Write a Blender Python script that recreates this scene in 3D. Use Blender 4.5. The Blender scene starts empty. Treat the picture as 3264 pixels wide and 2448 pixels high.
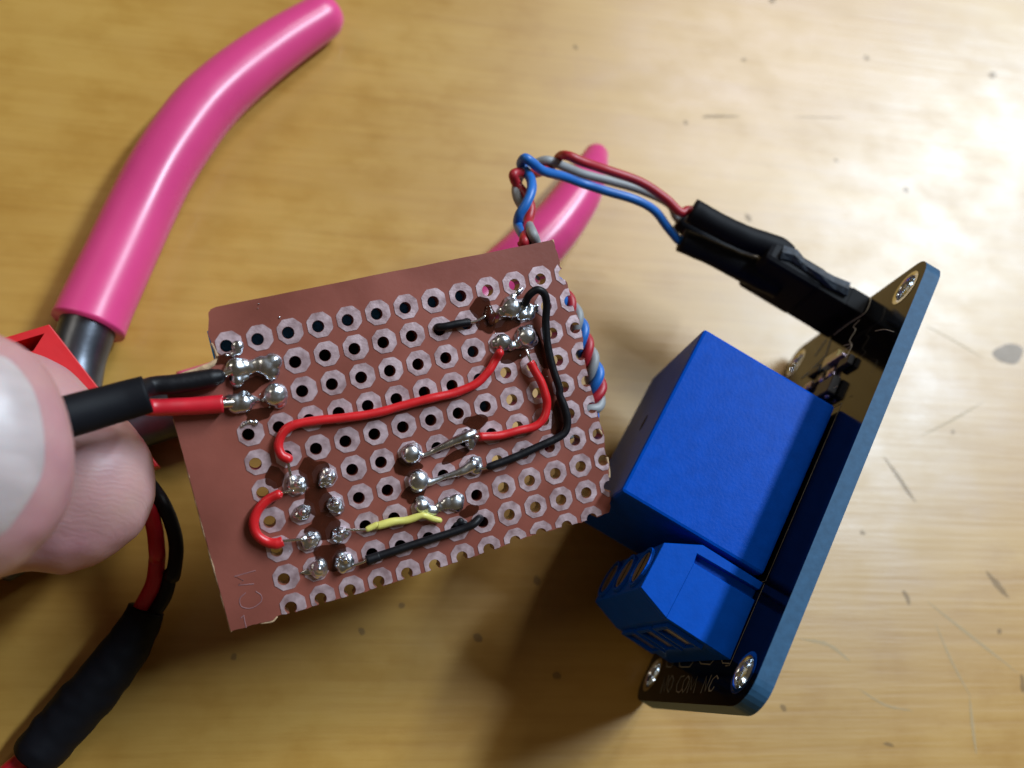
import bpy, bmesh, math, random
from mathutils import Vector, Matrix, noise, geometry
from mathutils.bvhtree import BVHTree
random.seed(7)
MM = 0.001
SC = bpy.context.scene
COL = SC.collection

# ------------------------------------------------------------------ camera
# camera-frame vectors (x right, y down, z forward, millimetres) found by fitting
# the pads of the perforated board and the holes of the relay board
FPX, CX, CY = 2877.4, 1632.0, 1224.0
N = Vector((-0.18499, 0.30767, 0.93334)).normalized()      # straight down
CAM_H = 100.3                                                # lens above the table
Zw = -N
Xw = (Vector((1, 0, 0)) - N * N.x).normalized()
Yw = Zw.cross(Xw)
def W(p):                                                    # camera frame -> world (mm)
    p = Vector(p)
    return Vector((Xw.dot(p), Yw.dot(p), Zw.dot(p) + CAM_H))
def Wd(d):
    d = Vector(d)
    return Vector((Xw.dot(d), Yw.dot(d), Zw.dot(d)))
cam = bpy.data.cameras.new('camera')
camo = bpy.data.objects.new('camera', cam); COL.objects.link(camo)
rx, ry, rz = Wd((1, 0, 0)), Wd((0, -1, 0)), Wd((0, 0, -1))
camo.matrix_world = Matrix(((rx.x, ry.x, rz.x, 0), (rx.y, ry.y, rz.y, 0), (rx.z, ry.z, rz.z, CAM_H * MM), (0, 0, 0, 1)))
cam.sensor_width = 36; cam.lens = 36 * FPX / 3264
cam.clip_start = 0.002; cam.clip_end = 50
cam.dof.use_dof = True; cam.dof.focus_distance = 0.0805; cam.dof.aperture_fstop = 24
SC.camera = camo
SC.render.resolution_x, SC.render.resolution_y = 1024, 768

# ------------------------------------------------------------------ light
world = bpy.data.worlds.new('World'); SC.world = world; world.use_nodes = True
bg = world.node_tree.nodes['Background']
bg.inputs[0].default_value = (1.0, 0.76, 0.48, 1); bg.inputs[1].default_value = 0.085
LDIR = Vector((-0.47738, 0.80202, -0.35900)); MDIR = Vector((-0.85901, -0.51196, -0.00149))
def window(name, m, l, height, sl, sm, power, color):
    # long window seen from the scene at -m, -l (per unit of height), its long side along LDIR
    li = bpy.data.lights.new(name, 'AREA'); li.shape = 'RECTANGLE'; li.size = sl; li.size_y = sm
    li.energy = power; li.color = color
    o = bpy.data.objects.new(name, li); COL.objects.link(o)
    s_ = Wd(-(N + MDIR * m + LDIR * l)); p = Vector((0.005, -0.005, 0)) + s_ * height
    z = s_.normalized(); x = Wd(LDIR); x = (x - z * x.dot(z)).normalized(); y = z.cross(x)
    o.matrix_world = Matrix(((x.x, y.x, z.x, p.x), (x.y, y.y, z.y, p.y), (x.z, y.z, z.z, p.z), (0, 0, 0, 1)))
window('window_light', 0.44, 0.85, 0.75, 0.56, 0.080, 13.5, (0.72, 0.87, 1.0))
window('upper_window_light', 0.04, 1.06, 0.75, 0.26, 0.24, 4.6, (0.95, 0.97, 1.0))
def lamp(name, d, dist, size, power, color):                  # weaker fill from the other side of the room
    li = bpy.data.lights.new(name, 'AREA'); li.shape = 'DISK'; li.size = size; li.energy = power; li.color = color
    o = bpy.data.objects.new(name, li); COL.objects.link(o); z = Wd(d).normalized()
    o.location = z * dist; o.rotation_euler = z.to_track_quat('Z', 'Y').to_euler()
lamp('left_window_light', (-0.62, -0.64, -0.93), 1.0, 0.30, 1.2, (1.0, 0.88, 0.70))
SC.view_settings.view_transform = 'Standard'; SC.view_settings.look = 'None'
SC.view_settings.exposure = -0.12; SC.view_settings.gamma = 1; SC.view_settings.use_curve_mapping = False

# ------------------------------------------------------------------ pixel helpers (photograph pixels)
def zz(x0, y0, s):
    return lambda x, y: (x0 + x / s, y0 + y / s)
V = zz(0, 0, 0.67770)
Z1 = zz(500, 700, 2.765); Z2 = zz(1200, 700, 2.765); Z3 = zz(500, 1250, 2.07375); Z4 = zz(1200, 1250, 2.765)
Z5 = zz(1800, 1600, 2.37); Z6 = zz(1800, 900, 2.074); Z7 = zz(2100, 600, 2.3284); Z8 = zz(0, 900, 1.659)
Z9 = zz(0, 1700, 2.2178); ZP = zz(0, 0, 1.4425); ZT = zz(1500, 400, 2.765); ZR = zz(1700, 850, 2.765)
ZQ = zz(450, 1000, 4.148); ZF = zz(0, 1000, 3.318); ZA = zz(2300, 1000, 1.1456); ZB = zz(1500, 0, 1.254)
ZC = zz(600, 1700, 1.4747); ZM = zz(2450, 950, 4.1475); ZS = zz(1850, 1650, 2.765)
def ray(p):
    return Vector(((p[0] - CX) / FPX, (p[1] - CY) / FPX, 1.0))
def PZ(p, z):                                   # pixel at a camera depth
    return W(ray(p) * z)
def PT(p, h=0.0):                               # pixel on the table, h mm up
    r = ray(p); return W(r * ((CAM_H - h) / r.dot(N)))
# perforated board frame
BT = Vector((-23.569, -3.321, 75.192))
BX = Vector((0.93570, -0.22877, 0.26858)).normalized(); BY = Vector((0.21362, 0.97323, 0.08477)).normalized()
BN = -BX.cross(BY).normalized()
def BL(x, y, h=0.0):                            # board-local mm (x columns, y rows downwards) -> world
    return W(BT + BX * x + BY * y + BN * h)
def bl(p, h=0.0):                               # pixel -> board-local
    r = ray(p); k = (BT + BN * h).dot(BN) / r.dot(BN); q = r * k - BT
    return q.dot(BX), q.dot(BY)
def BP(p, h=0.0):
    x, y = bl(p, h); return BL(x, y, h)
# relay module frame
MO = Vector((39.463, -9.641, 90.527))
ML = Vector((-0.47738, 0.80202, -0.35900)).normalized(); MN = N
Mm = Vector((-0.85901, -0.51196, -0.00149)).normalized()
def M3(l, n, m):
    return W(MO + ML * l + MN * n + Mm * m)
def mp_m(p, m=0.0):                             # pixel on plane m -> (l, n)
    r = ray(p); k = (MO + Mm * m).dot(Mm) / r.dot(Mm); q = r * k - MO
    return q.dot(ML), q.dot(MN)
def mp_n(p, n=0.0):                             # pixel on plane n -> (l, m)
    r = ray(p); k = (MO + MN * n).dot(MN) / r.dot(MN); q = r * k - MO
    return q.dot(ML), q.dot(Mm)

# ------------------------------------------------------------------ materials
def mat(name, col, rough=0.5, metal=0.0, spec=0.5, var=0.0, vscale=400, bump=0.0, bscale=2000, coat=0.0, sss=0.0, sss_r=(1, .35, .2), trans=0.0, aniso=None, col2=None, rvar=0.0):
    m = bpy.data.materials.new(name); m.use_nodes = True
    nt = m.node_tree; b = nt.nodes['Principled BSDF']
    b.inputs['Base Color'].default_value = (*col, 1); b.inputs['Roughness'].default_value = rough
    b.inputs['Metallic'].default_value = metal; b.inputs['Specular IOR Level'].default_value = spec
    b.inputs['Coat Weight'].default_value = coat; b.inputs['Coat Roughness'].default_value = 0.08
    if sss:
        b.inputs['Subsurface Weight'].default_value = sss; b.inputs['Subsurface Radius'].default_value = sss_r
        b.inputs['Subsurface Scale'].default_value = 0.002
    if trans: b.inputs['Alpha'].default_value = 1 - trans
    tc = nt.nodes.new('ShaderNodeTexCoord'); mp = nt.nodes.new('ShaderNodeMapping')
    nt.links.new(tc.outputs['Object'], mp.inputs[0])
    if aniso: mp.inputs['Scale'].default_value = aniso
    if var or rvar:
        n = nt.nodes.new('ShaderNodeTexNoise'); n.inputs['Scale'].default_value = vscale; n.inputs['Detail'].default_value = 6
        nt.links.new(mp.outputs[0], n.inputs['Vector'])
        if var:
            r = nt.nodes.new('ShaderNodeValToRGB'); nt.links.new(n.outputs[0], r.inputs[0])
            c2 = col2 or tuple(c * (1 - var) for c in col)
            r.color_ramp.elements[0].position = 0.32; r.color_ramp.elements[0].color = (*c2, 1)
            r.color_ramp.elements[1].position = 0.68; r.color_ramp.elements[1].color = (*[min(1, c * (1 + var * .5)) for c in col], 1)
            nt.links.new(r.outputs[0], b.inputs['Base Color'])
        if rvar:
            mr = nt.nodes.new('ShaderNodeMapRange'); mr.inputs[1].default_value = .3; mr.inputs[2].default_value = .7
            mr.inputs[3].default_value = max(.02, rough - rvar); mr.inputs[4].default_value = rough + rvar
            nt.links.new(n.outputs[0], mr.inputs[0]); nt.links.new(mr.outputs[0], b.inputs['Roughness'])
    if bump:
        n2 = nt.nodes.new('ShaderNodeTexNoise'); n2.inputs['Scale'].default_value = bscale; n2.inputs['Detail'].default_value = 4
        nt.links.new(mp.outputs[0], n2.inputs['Vector'])
        bp = nt.nodes.new('ShaderNodeBump'); bp.inputs['Strength'].default_value = bump; bp.inputs['Distance'].default_value = 0.0002
        nt.links.new(n2.outputs[0], bp.inputs['Height']); nt.links.new(bp.outputs[0], b.inputs['Normal'])
    return m

def wood_mat():
    m = bpy.data.materials.new('varnished_wood'); m.use_nodes = True
    nt = m.node_tree; L = nt.links; b = nt.nodes['Principled BSDF']
    tc = nt.nodes.new('ShaderNodeTexCoord')
    def noise_(scale, sc, detail=5, rough=.55, dist=0.0):
        mp = nt.nodes.new('ShaderNodeMapping'); mp.inputs['Scale'].default_value = sc
        mp.inputs['Rotation'].default_value = (0, 0, math.radians(4))
        L.new(tc.outputs['Object'], mp.inputs[0])
        n = nt.nodes.new('ShaderNodeTexNoise'); n.inputs['Scale'].default_value = scale; n.inputs['Detail'].default_value = detail
        n.inputs['Roughness'].default_value = rough; n.inputs['Distortion'].default_value = dist
        L.new(mp.outputs[0], n.inputs['Vector']); return n
    def ramp(src, stops):
        r = nt.nodes.new('ShaderNodeValToRGB'); L.new(src, r.inputs[0])
        while len(r.color_ramp.elements) < len(stops): r.color_ramp.elements.new(.5)
        for e, (p, c) in zip(r.color_ramp.elements, stops): e.position = p; e.color = (*c, 1)
        return r
    def mix(fac, a, c, typ='MIX'):
        x = nt.nodes.new('ShaderNodeMix'); x.data_type = 'RGBA'; x.blend_type = typ
        if isinstance(fac, float): x.inputs[0].default_value = fac
        else: L.new(fac, x.inputs[0])
        L.new(a, x.inputs[6]); L.new(c, x.inputs[7]); return x.outputs[2]
    big = noise_(26, (.5, 1.6, 1), 4, .5, .6)
    streak = noise_(190, (.09, 1.3, 1), 6, .62, .3)
    fine = noise_(900, (.05, 1.2, 1), 4, .6)
    mott = noise_(150, (.8, 1.1, 1), 5, .6)
    c1 = ramp(big.outputs[0], [(.3, (.39, .208, .036)), (.5, (.425, .236, .046)), (.7, (.46, .27, .060))])
    c2 = ramp(streak.outputs[0], [(.30, (.94, .92, .88)), (.5, (1, 1, 1)), (.72, (1.02, 1.03, 1.05))])
    c3 = ramp(fine.outputs[0], [(.32, (.93, .90, .85)), (.55, (1, 1, 1)), (.7, (1.02, 1.02, 1.04))])
    c4 = ramp(mott.outputs[0], [(.34, (.91, .87, .80)), (.52, (1, 1, 1)), (.7, (1.02, 1.03, 1.06))])
    o = mix(1.0, c1.outputs[0], c2.outputs[0], 'MULTIPLY'); o = mix(1.0, o, c3.outputs[0], 'MULTIPLY'); o = mix(1.0, o, c4.outputs[0], 'MULTIPLY')
    L.new(o, b.inputs['Base Color'])
    rr = nt.nodes.new('ShaderNodeMapRange'); rr.inputs[1].default_value = .3; rr.inputs[2].default_value = .7
    rr.inputs[3].default_value = .33; rr.inputs[4].default_value = .43
    L.new(mott.outputs[0], rr.inputs[0]); L.new(rr.outputs[0], b.inputs['Roughness'])
    b.inputs['Specular IOR Level'].default_value = .7
    bp = nt.nodes.new('ShaderNodeBump'); bp.inputs['Strength'].default_value = .10; bp.inputs['Distance'].default_value = .0003
    ad = nt.nodes.new('ShaderNodeMath'); L.new(streak.outputs[0], ad.inputs[0]); L.new(fine.outputs[0], ad.inputs[1])
    L.new(ad.outputs[0], bp.inputs['Height']); L.new(bp.outputs[0], b.inputs['Normal'])
    return m

MT = dict(
    wood=wood_mat(),
    mark=mat('table_mark', (.10, .075, .05), .6, var=.4, vscale=900, trans=.70),
    scratch=mat('table_scratch', (.50, .38, .20), .5, trans=.45),
    patch=mat('worn_patch', (.30, .27, .24), .6, var=.3, vscale=500, trans=.5),
    phenolic=mat('phenolic_board', (.24, .070, .050), .34, spec=.55, var=.24, vscale=140, bump=.05, bscale=2500, rvar=.05),
    phenedge=mat('phenolic_cut_edge', (.50, .34, .20), .8, var=.4, vscale=1500, bump=.5, bscale=2500),
    pad=mat('tinned_copper_pad', (.58, .44, .47), .46, metal=.5, var=.2, vscale=1100, bump=.10, bscale=5200, col2=(.32, .21, .22)),
    solder=mat('solder', (.66, .70, .76), .27, metal=1.0, var=.25, vscale=700, bump=.03, bscale=1500, rvar=.08),
    flux=mat('flux', (.050, .011, .005), .16, var=.3, vscale=900, trans=.18, bump=.2, bscale=1800),
    tin=mat('tinned_wire', (.75, .74, .72), .18, metal=1.0),
    redw=mat('red_insulation', (.56, .012, .016), .36, var=.12, vscale=700, bump=.08, bscale=1800),
    redw2=mat('red_lead_insulation', (.52, .010, .022), .38, var=.12, vscale=700),
    redr=mat('red_ribbon_wire', (.36, .012, .022), .45, var=.1, vscale=700),
    bluew=mat('blue_insulation', (.012, .13, .46), .42, var=.12, vscale=700),
    whitew=mat('white_insulation', (.24, .25, .26), .5, var=.1, vscale=700),
    blackw=mat('black_insulation', (.006, .006, .008), .45, spec=.2, bump=.15, bscale=1800),
    yelloww=mat('yellow_insulation', (.62, .58, .14), .42, var=.15, vscale=900),
    shrink=mat('heat_shrink', (.005, .0055, .008), .6, spec=.13, bump=.12, bscale=900),
    rubber=mat('torn_rubber', (.030, .042, .06), .5, var=.5, vscale=1400, bump=.6, bscale=2200),  # lighter, bluer than the sleeve: window light on the flap put into the colour
    plastic_black=mat('black_plastic', (.008, .008, .009), .7, spec=.12, bump=.1, bscale=1200),
    silk_board=mat('etched_lettering', (.24, .115, .12), .5),
    blue=mat('relay_blue', (.0003, .056, .38), .36, spec=.04, bump=.10, bscale=3200, var=.10, vscale=900),
    bluet=mat('terminal_blue', (.0003, .060, .38), .44, spec=.04, bump=.08, bscale=3200, var=.08, vscale=900),
    blue_part=mat('blue_component', (.03, .36, .85), .5, var=.1),
    mask=mat('black_solder_mask', (.003, .003, .0035), .12, spec=.16, bump=.02, bscale=600),
    fr4=mat('board_cut_edge', (.028, .085, .165), .5, spec=.12, var=.15, vscale=1500, bump=.05, bscale=3200),  # grey FR4 edge with the window's bluish light painted into the colour
    silk=mat('silkscreen', (.20, .175, .13), .8, spec=.1),
    plated=mat('plated_hole', (.72, .76, .80), .14, metal=1.0, bump=.3, bscale=900),
    led=mat('led_body', (.62, .55, .22), .4), chip=mat('chip_body', (.02, .02, .022), .5),
    tinpad=mat('small_solder', (.42, .36, .46), .3, metal=.9, bump=.4, bscale=3000),
    screw=mat('screw_steel', (.30, .28, .27), .35, metal=1.0),
    redp=mat('red_plastic', (.62, .012, .018), .48, bump=.1, bscale=1400, var=.06),
    grip=mat('pink_vinyl_grip', (.62, .055, .205), .30, bump=.06, bscale=260, var=.10, vscale=70, rvar=.07),
    steel=mat('dark_steel', (.10, .11, .13), .36, metal=.9, bump=.1, bscale=900, var=.2),
    nail=mat('nail', (.46, .39, .39), .38, var=.14, vscale=260, sss=.2, bump=.22, bscale=420, aniso=(.35, 2.2, 1)),
    fibre=mat('lint', (.5, .45, .35), .8),
)
def skin_mat():
    m = mat('skin', (.47, .29, .255), .48, var=.12, vscale=120, sss=.3, col2=(.40, .19, .215))
    nt = m.node_tree; b = nt.nodes['Principled BSDF']
    tc = nt.nodes.new('ShaderNodeTexCoord')
    w = nt.nodes.new('ShaderNodeTexWave'); w.wave_type = 'RINGS'; w.inputs['Scale'].default_value = 700; w.inputs['Distortion'].default_value = 6.0
    w.inputs['Detail'].default_value = 2; w.inputs['Detail Scale'].default_value = 1.5
    mp = nt.nodes.new('ShaderNodeMapping'); mp.inputs['Location'].default_value = RIDGE
    nt.links.new(tc.outputs['Object'], mp.inputs[0]); nt.links.new(mp.outputs[0], w.inputs['Vector'])
    n = nt.nodes.new('ShaderNodeTexNoise'); n.inputs['Scale'].default_value = 1100; n.inputs['Detail'].default_value = 5; nt.links.new(tc.outputs['Object'], n.inputs['Vector'])
    a = nt.nodes.new('ShaderNodeMath'); a.operation = 'MULTIPLY_ADD'; a.inputs[1].default_value = 3.0
    nt.links.new(n.outputs[0], a.inputs[0]); nt.links.new(w.outputs[0], a.inputs[2])
    bp = nt.nodes.new('ShaderNodeBump'); bp.inputs['Strength'].default_value = .10; bp.inputs['Distance'].default_value = .00008
    nt.links.new(a.outputs[0], bp.inputs['Height']); nt.links.new(bp.outputs[0], b.inputs['Normal'])
    return m

# ------------------------------------------------------------------ mesh helpers (world millimetres in, metres out)
def empty(name, loc, label=None, cat=None):
    o = bpy.data.objects.new(name, None); o.empty_display_size = .005
    o.location = Vector(loc) * MM; COL.objects.link(o)
    if label: o['label'] = label; o['category'] = cat
    return o
def origin(parent):
    v = Vector((0, 0, 0)); p = parent
    while p is not None: v += Vector(p.location); p = p.parent
    return v / MM
def mk(name, verts, faces, m, parent=None, smooth=False, loc=None, mats=None, fm=None, recalc=True):
    org = origin(parent)
    base = Vector(loc) if loc is not None else org
    me = bpy.data.meshes.new(name)
    me.from_pydata([tuple((Vector(v) - base) * MM) for v in verts], [], faces)
    for x in (mats or [m]): me.materials.append(x)
    if fm:
        for p, i in zip(me.polygons, fm): p.material_index = i
    if recalc:
        bm = bmesh.new(); bm.from_mesh(me); bmesh.ops.recalc_face_normals(bm, faces=bm.faces); bm.to_mesh(me); bm.free()
    if smooth:
        for p in me.polygons: p.use_smooth = True
    me.update()
    o = bpy.data.objects.new(name, me); COL.objects.link(o)
    if parent is not None: o.parent = parent
    o.location = (base - org) * MM
    return o
def tag(o, label, cat):
    o['label'] = label; o['category'] = cat; return o
def catmull(pts, n=8):
    P = [Vector(p) for p in pts]
    if len(P) < 3:
        return [P[0].lerp(P[1], i / n) for i in range(n + 1)]
    P = [P[0] * 2 - P[1]] + P + [P[-1] * 2 - P[-2]]
    out = []
    for i in range(1, len(P) - 2):
        p0, p1, p2, p3 = P[i - 1:i + 3]
        for k in range(n):
            t = k / n
            out.append(.5 * ((2 * p1) + (p2 - p0) * t + (2 * p0 - 5 * p1 + 4 * p2 - p3) * t * t + (3 * p1 - p0 - 3 * p2 + p3) * t ** 3))
    out.append(P[-2]); return out
def lin(vals, n):
    m = len(vals) - 1; out = []
    for i in range(n):
        x = i / (n - 1) * m; k = min(int(x), m - 1); out.append(vals[k] + (vals[k + 1] - vals[k]) * (x - k))
    return out
def frames(pts):
    T = []
    for i in range(len(pts)):
        a = pts[max(0, i - 1)]; b = pts[min(len(pts) - 1, i + 1)]; T.append((b - a).normalized())
    u = T[0].orthogonal().normalized(); F = []
    for t in T:
        u = (u - t * u.dot(t)).normalized(); F.append((u, t.cross(u))); 
    return T, F
def tube_data(pts, rad, n=8, seg=12, round_end=(True, True), wob=0.0, flat=None, seed=0):
    """swept tube; rad a number or list of radii; flat=(unit normal, factor) squashes it along a direction"""
    pts = catmull(pts, n); k = len(pts)
    R = lin(rad, k) if isinstance(rad, (list, tuple)) else [rad] * k
    T, F = frames(pts)
    rings = []
    def ring(c, u, v, r):
        o = []
        for j in range(seg):
            a = 2 * math.pi * j / seg; d = u * math.cos(a) + v * math.sin(a)
            rr = r
            if wob: rr *= 1 + wob * noise.noise((c + d * r) * .9 + Vector((seed, 0, 0)))
            d = d * rr
            if flat: d = d - flat[0] * d.dot(flat[0]) * (1 - flat[1])
            o.append(c + d)
        return o
    if round_end[0]:
        for s in (75, 45, 20):
            s = math.radians(s); rings.append(ring(pts[0] - T[0] * R[0] * math.sin(s), *F[0], R[0] * math.cos(s)))
    for p, f, r in zip(pts, F, R): rings.append(ring(p, *f, r))
    if round_end[1]:
        for s in (20, 45, 75):
            s = math.radians(s); rings.append(ring(pts[-1] + T[-1] * R[-1] * math.sin(s), *F[-1], R[-1] * math.cos(s)))
    vs = [v for r in rings for v in r]; fs = []
    for i in range(len(rings) - 1):
        for j in range(seg):
            fs.append((i * seg + j, i * seg + (j + 1) % seg, (i + 1) * seg + (j + 1) % seg, (i + 1) * seg + j))
    fs.append(tuple(range(seg))[::-1]); b = (len(rings) - 1) * seg; fs.append(tuple(range(b, b + seg)))
    return vs, fs
def tube(name, pts, rad, m, parent=None, **k):
    vs, fs = tube_data(pts, rad, **k); return mk(name, vs, fs, m, parent, smooth=True)
def prism(name, poly, axis, m, parent=None, **k):
    """poly world points of one face, axis the extrusion vector"""
    n = len(poly); A = [Vector(p) for p in poly]; B = [p + Vector(axis) for p in A]
    fs = [tuple(range(n)), tuple(range(2 * n - 1, n - 1, -1))] + [(i, (i + 1) % n, n + (i + 1) % n, n + i) for i in range(n)]
    return mk(name, A + B, fs, m, parent, **k)
def bevel(o, w, seg=2, ang=30):
    md = o.modifiers.new('bevel', 'BEVEL'); md.width = w * MM; md.segments = seg; md.limit_method = 'ANGLE'; md.angle_limit = math.radians(ang)
    return o
def mbox(name, l0, l1, n0, n1, m0, m1, m, parent, bev=0.0):
    vs = [M3(l, n, q) for q in (m0, m1) for l, n in ((l0, n0), (l1, n0), (l1, n1), (l0, n1))]
    fs = [(0, 1, 2, 3), (7, 6, 5, 4), (0, 4, 5, 1), (1, 5, 6, 2), (2, 6, 7, 3), (3, 7, 4, 0)]
    o = mk(name, vs, fs, m, parent)
    return bevel(o, bev) if bev else o
def pip(x, y, loop):
    c = False; j = len(loop) - 1
    for i in range(len(loop)):
        xi, yi = loop[i]; xj, yj = loop[j]
        if (yi > y) != (yj > y) and x < (xj - xi) * (y - yi) / (yj - yi) + xi: c = not c
        j = i
    return c
def filled(outline, holes, z0, z1):
    """2D outline with holes, extruded between z0 and z1: returns (verts, faces) in the plane's own mm"""
    pts, edges = [], []
    for loop in [outline] + holes:
        b = len(pts); pts += [Vector(p) for p in loop]; n = len(loop); edges += [(b + i, b + (i + 1) % n) for i in range(n)]
    ov, oe, of = geometry.delaunay_2d_cdt(pts, edges, [], 1, 1e-5)[:3]
    tri = []
    for f in of:
        c = sum((ov[i] for i in f), Vector((0, 0))) / len(f)
        if pip(c.x, c.y, outline) and not any(abs(h[0][0] - c.x) < 4 and abs(h[0][1] - c.y) < 4 and pip(c.x, c.y, h) for h in holes): tri.append(tuple(f))
    n = len(ov); vs = [(v.x, v.y, z1) for v in ov] + [(v.x, v.y, z0) for v in ov]
    fs = list(tri) + [tuple(i + n for i in f[::-1]) for f in tri]
    cnt = {}
    for f in tri:
        for i in range(len(f)):
            e = (f[i], f[(i + 1) % len(f)]); cnt[tuple(sorted(e))] = cnt.get(tuple(sorted(e)), []) + [e]
    for k, v in cnt.items():
        if len(v) == 1: a, b = v[0]; fs.append((b, a, a + n, b + n))
    return vs, fs
def sphere_data(c, r, u, v, w, seg=14, rings=8):
    vs = [c + w * r[2]]; fs = []
    for i in range(1, rings):
        t = math.pi * i / rings
        for j in range(seg):
            a = 2 * math.pi * j / seg
            vs.append(c + u * r[0] * math.sin(t) * math.cos(a) + v * r[1] * math.sin(t) * math.sin(a) + w * r[2] * math.cos(t))
    vs.append(c - w * r[2]); e = len(vs) - 1
    for j in range(seg): fs.append((0, 1 + j, 1 + (j + 1) % seg))
    for i in range(rings - 2):
        for j in range(seg):
            a = 1 + i * seg; fs.append((a + j, a + seg + j, a + seg + (j + 1) % seg, a + (j + 1) % seg))
    a = 1 + (rings - 2) * seg
    for j in range(seg): fs.append((a + j, e, a + (j + 1) % seg))
    return vs, fs
def merge(parts):
    vs, fs = [], []
    for v, f in parts:
        b = len(vs); vs += v; fs += [tuple(i + b for i in q) for q in f]
    return vs, fs
def remesh(parts, voxel, smooth_it=4, keep_scale=1.0):
    """voxel union of closed shapes -> (verts, faces) in world mm"""
    vs, fs = merge(parts)
    me = bpy.data.meshes.new('tmp'); me.from_pydata([tuple(v) for v in vs], [], fs)
    bm = bmesh.new(); bm.from_mesh(me); bmesh.ops.recalc_face_normals(bm, faces=bm.faces); bm.to_mesh(me); bm.free()
    o = bpy.data.objects.new('tmp', me); COL.objects.link(o)
    md = o.modifiers.new('r', 'REMESH'); md.mode = 'VOXEL'; md.voxel_size = voxel; md.use_smooth_shade = True
    if smooth_it:
        s = o.modifiers.new('s', 'SMOOTH'); s.factor = .5; s.iterations = smooth_it
    dg = bpy.context.evaluated_depsgraph_get(); dg.update()
    r = bpy.data.meshes.new_from_object(o.evaluated_get(dg))
    vs = [Vector(v.co) for v in r.vertices]; nr = [Vector(v.normal) for v in r.vertices]; fs = [tuple(p.vertices) for p in r.polygons]
    bpy.data.objects.remove(o); bpy.data.meshes.remove(me); bpy.data.meshes.remove(r)
    return vs, nr, fs

# ------------------------------------------------------------------ table
def table():
    c = [(-900, -500), (900, -500), (900, 700), (-900, 700)]
    vs = [Vector((x, y, z)) for z in (0, -18) for x, y in c]
    fs = [(0, 1, 2, 3), (7, 6, 5, 4), (0, 4, 5, 1), (1, 5, 6, 2), (2, 6, 7, 3), (3, 7, 4, 0)]
    t = mk('table', vs, fs, MT['wood'], None, loc=(0, 0, 0))
    t['kind'] = 'structure'; t['label'] = 'scratched varnished yellow wooden table top under everything'
    def mark(name, pts, wid, m, z):
        P = catmull([PT(p) for p in pts], 6); k = len(P); vs = []; fs = []
        for i, p in enumerate(P):
            d = (P[min(k - 1, i + 1)] - P[max(0, i - 1)]).normalized(); s = Vector((-d.y, d.x, 0))
            a = i / (k - 1); w = wid * (.12 + math.sin(math.pi * min(1, a * 1.0)) ** .7) * (1 + .5 * noise.noise(p * 1.7))
            vs += [p + s * w + Vector((0, 0, z)), p - s * w * .8 + Vector((0, 0, z))]
        for i in range(k - 1): fs.append((2 * i, 2 * i + 1, 2 * i + 3, 2 * i + 2))
        mk(name, vs, fs, m, t)
    def spot(p, r, m, z, st=1.5, ang=0.0):
        c = PT(p); vs = []
        for j in range(16):
            a = 2 * math.pi * j / 16; rr = r * (1 + .35 * noise.noise(Vector((math.cos(a), math.sin(a), p[0] * .13))))
            x, y = st * rr * math.cos(a), rr * math.sin(a)
            vs.append(c + Vector((x * math.cos(ang) - y * math.sin(ang), x * math.sin(ang) + y * math.cos(ang), z)))
        mk('stain', vs, [tuple(range(16))], m, t)
    for i, (f, pts, w) in enumerate([
        (ZA, [(590, 520), (640, 590), (680, 650), (710, 690)], .30), (ZA, [(965, 940), (1005, 990), (1050, 1040)], .38),
        (ZA, [(660, 1010), (676, 1035), (685, 1065)], .34), (ZA, [(590, 1570), (610, 1573), (630, 1580)], .2),
        (ZA, [(1094, 1315), (1099, 1350), (1100, 1385)], .35), (ZB, [(925, 470), (960, 466), (1080, 466)], .26),
        (ZC, [(1340, 475), (1360, 492), (1380, 508)], .42), (ZB, [(1290, 466), (1400, 470), (1500, 472)], .10)]):
        mark('scratch', [f(*p) for p in pts], w, MT['mark'], .012 + .001 * i)
    for i, (f, pts, w) in enumerate([
        (ZA, [(280, 1185), (390, 1210), (470, 1270)], .20), (ZA, [(750, 1050), (900, 1170), (1080, 1310)], .18),
        (ZA, [(780, 1130), (840, 1270), (910, 1400)], .14), (ZA, [(905, 1400), (915, 1500), (930, 1610)], .2),
        (ZA, [(720, 450), (840, 390), (960, 320)], .12), (ZA, [(740, 40), (850, 100), (960, 165)], .12),
        (ZA, [(500, 1370), (600, 1430), (700, 1450)], .12)]):
        mark('scratch', [f(*p) for p in pts], w, MT['scratch'], .024 + .001 * i)
    for i, (f, p, r) in enumerate([(ZA, (515, 800), .30), (ZA, (845, 432), .26), (ZA, (1015, 1160), .30), (ZA, (225, 1438), .34),
        (ZB, (1583, 232), .42), (ZB, (1092, 240), .30), (ZB, (2085, 300), .55), (ZB, (860, 490), .3), (ZB, (1110, 870), .45),
        (ZB, (1740, 760), .4), (ZB, (1205, 2), .5), (ZC, (1640, 222), .45), (ZC, (815, 460), .32), (ZC, (1730, 670), .4), (ZC, (1005, 340), .3),
        (ZC, (215, 580), .3), (ZB, (420, 190), .3), (ZB, (1460, 640), .25)]):
        spot(f(*p), r, MT['mark'], .034 + .001 * i, 1.25, i * .7)
    spot(ZA(1050, 148), 1.45, MT['patch'], .055, 1.7, .25)
    spot(ZA(1150, 60), 1.0, MT['patch'], .057, 1.5, .6)
table()

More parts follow.
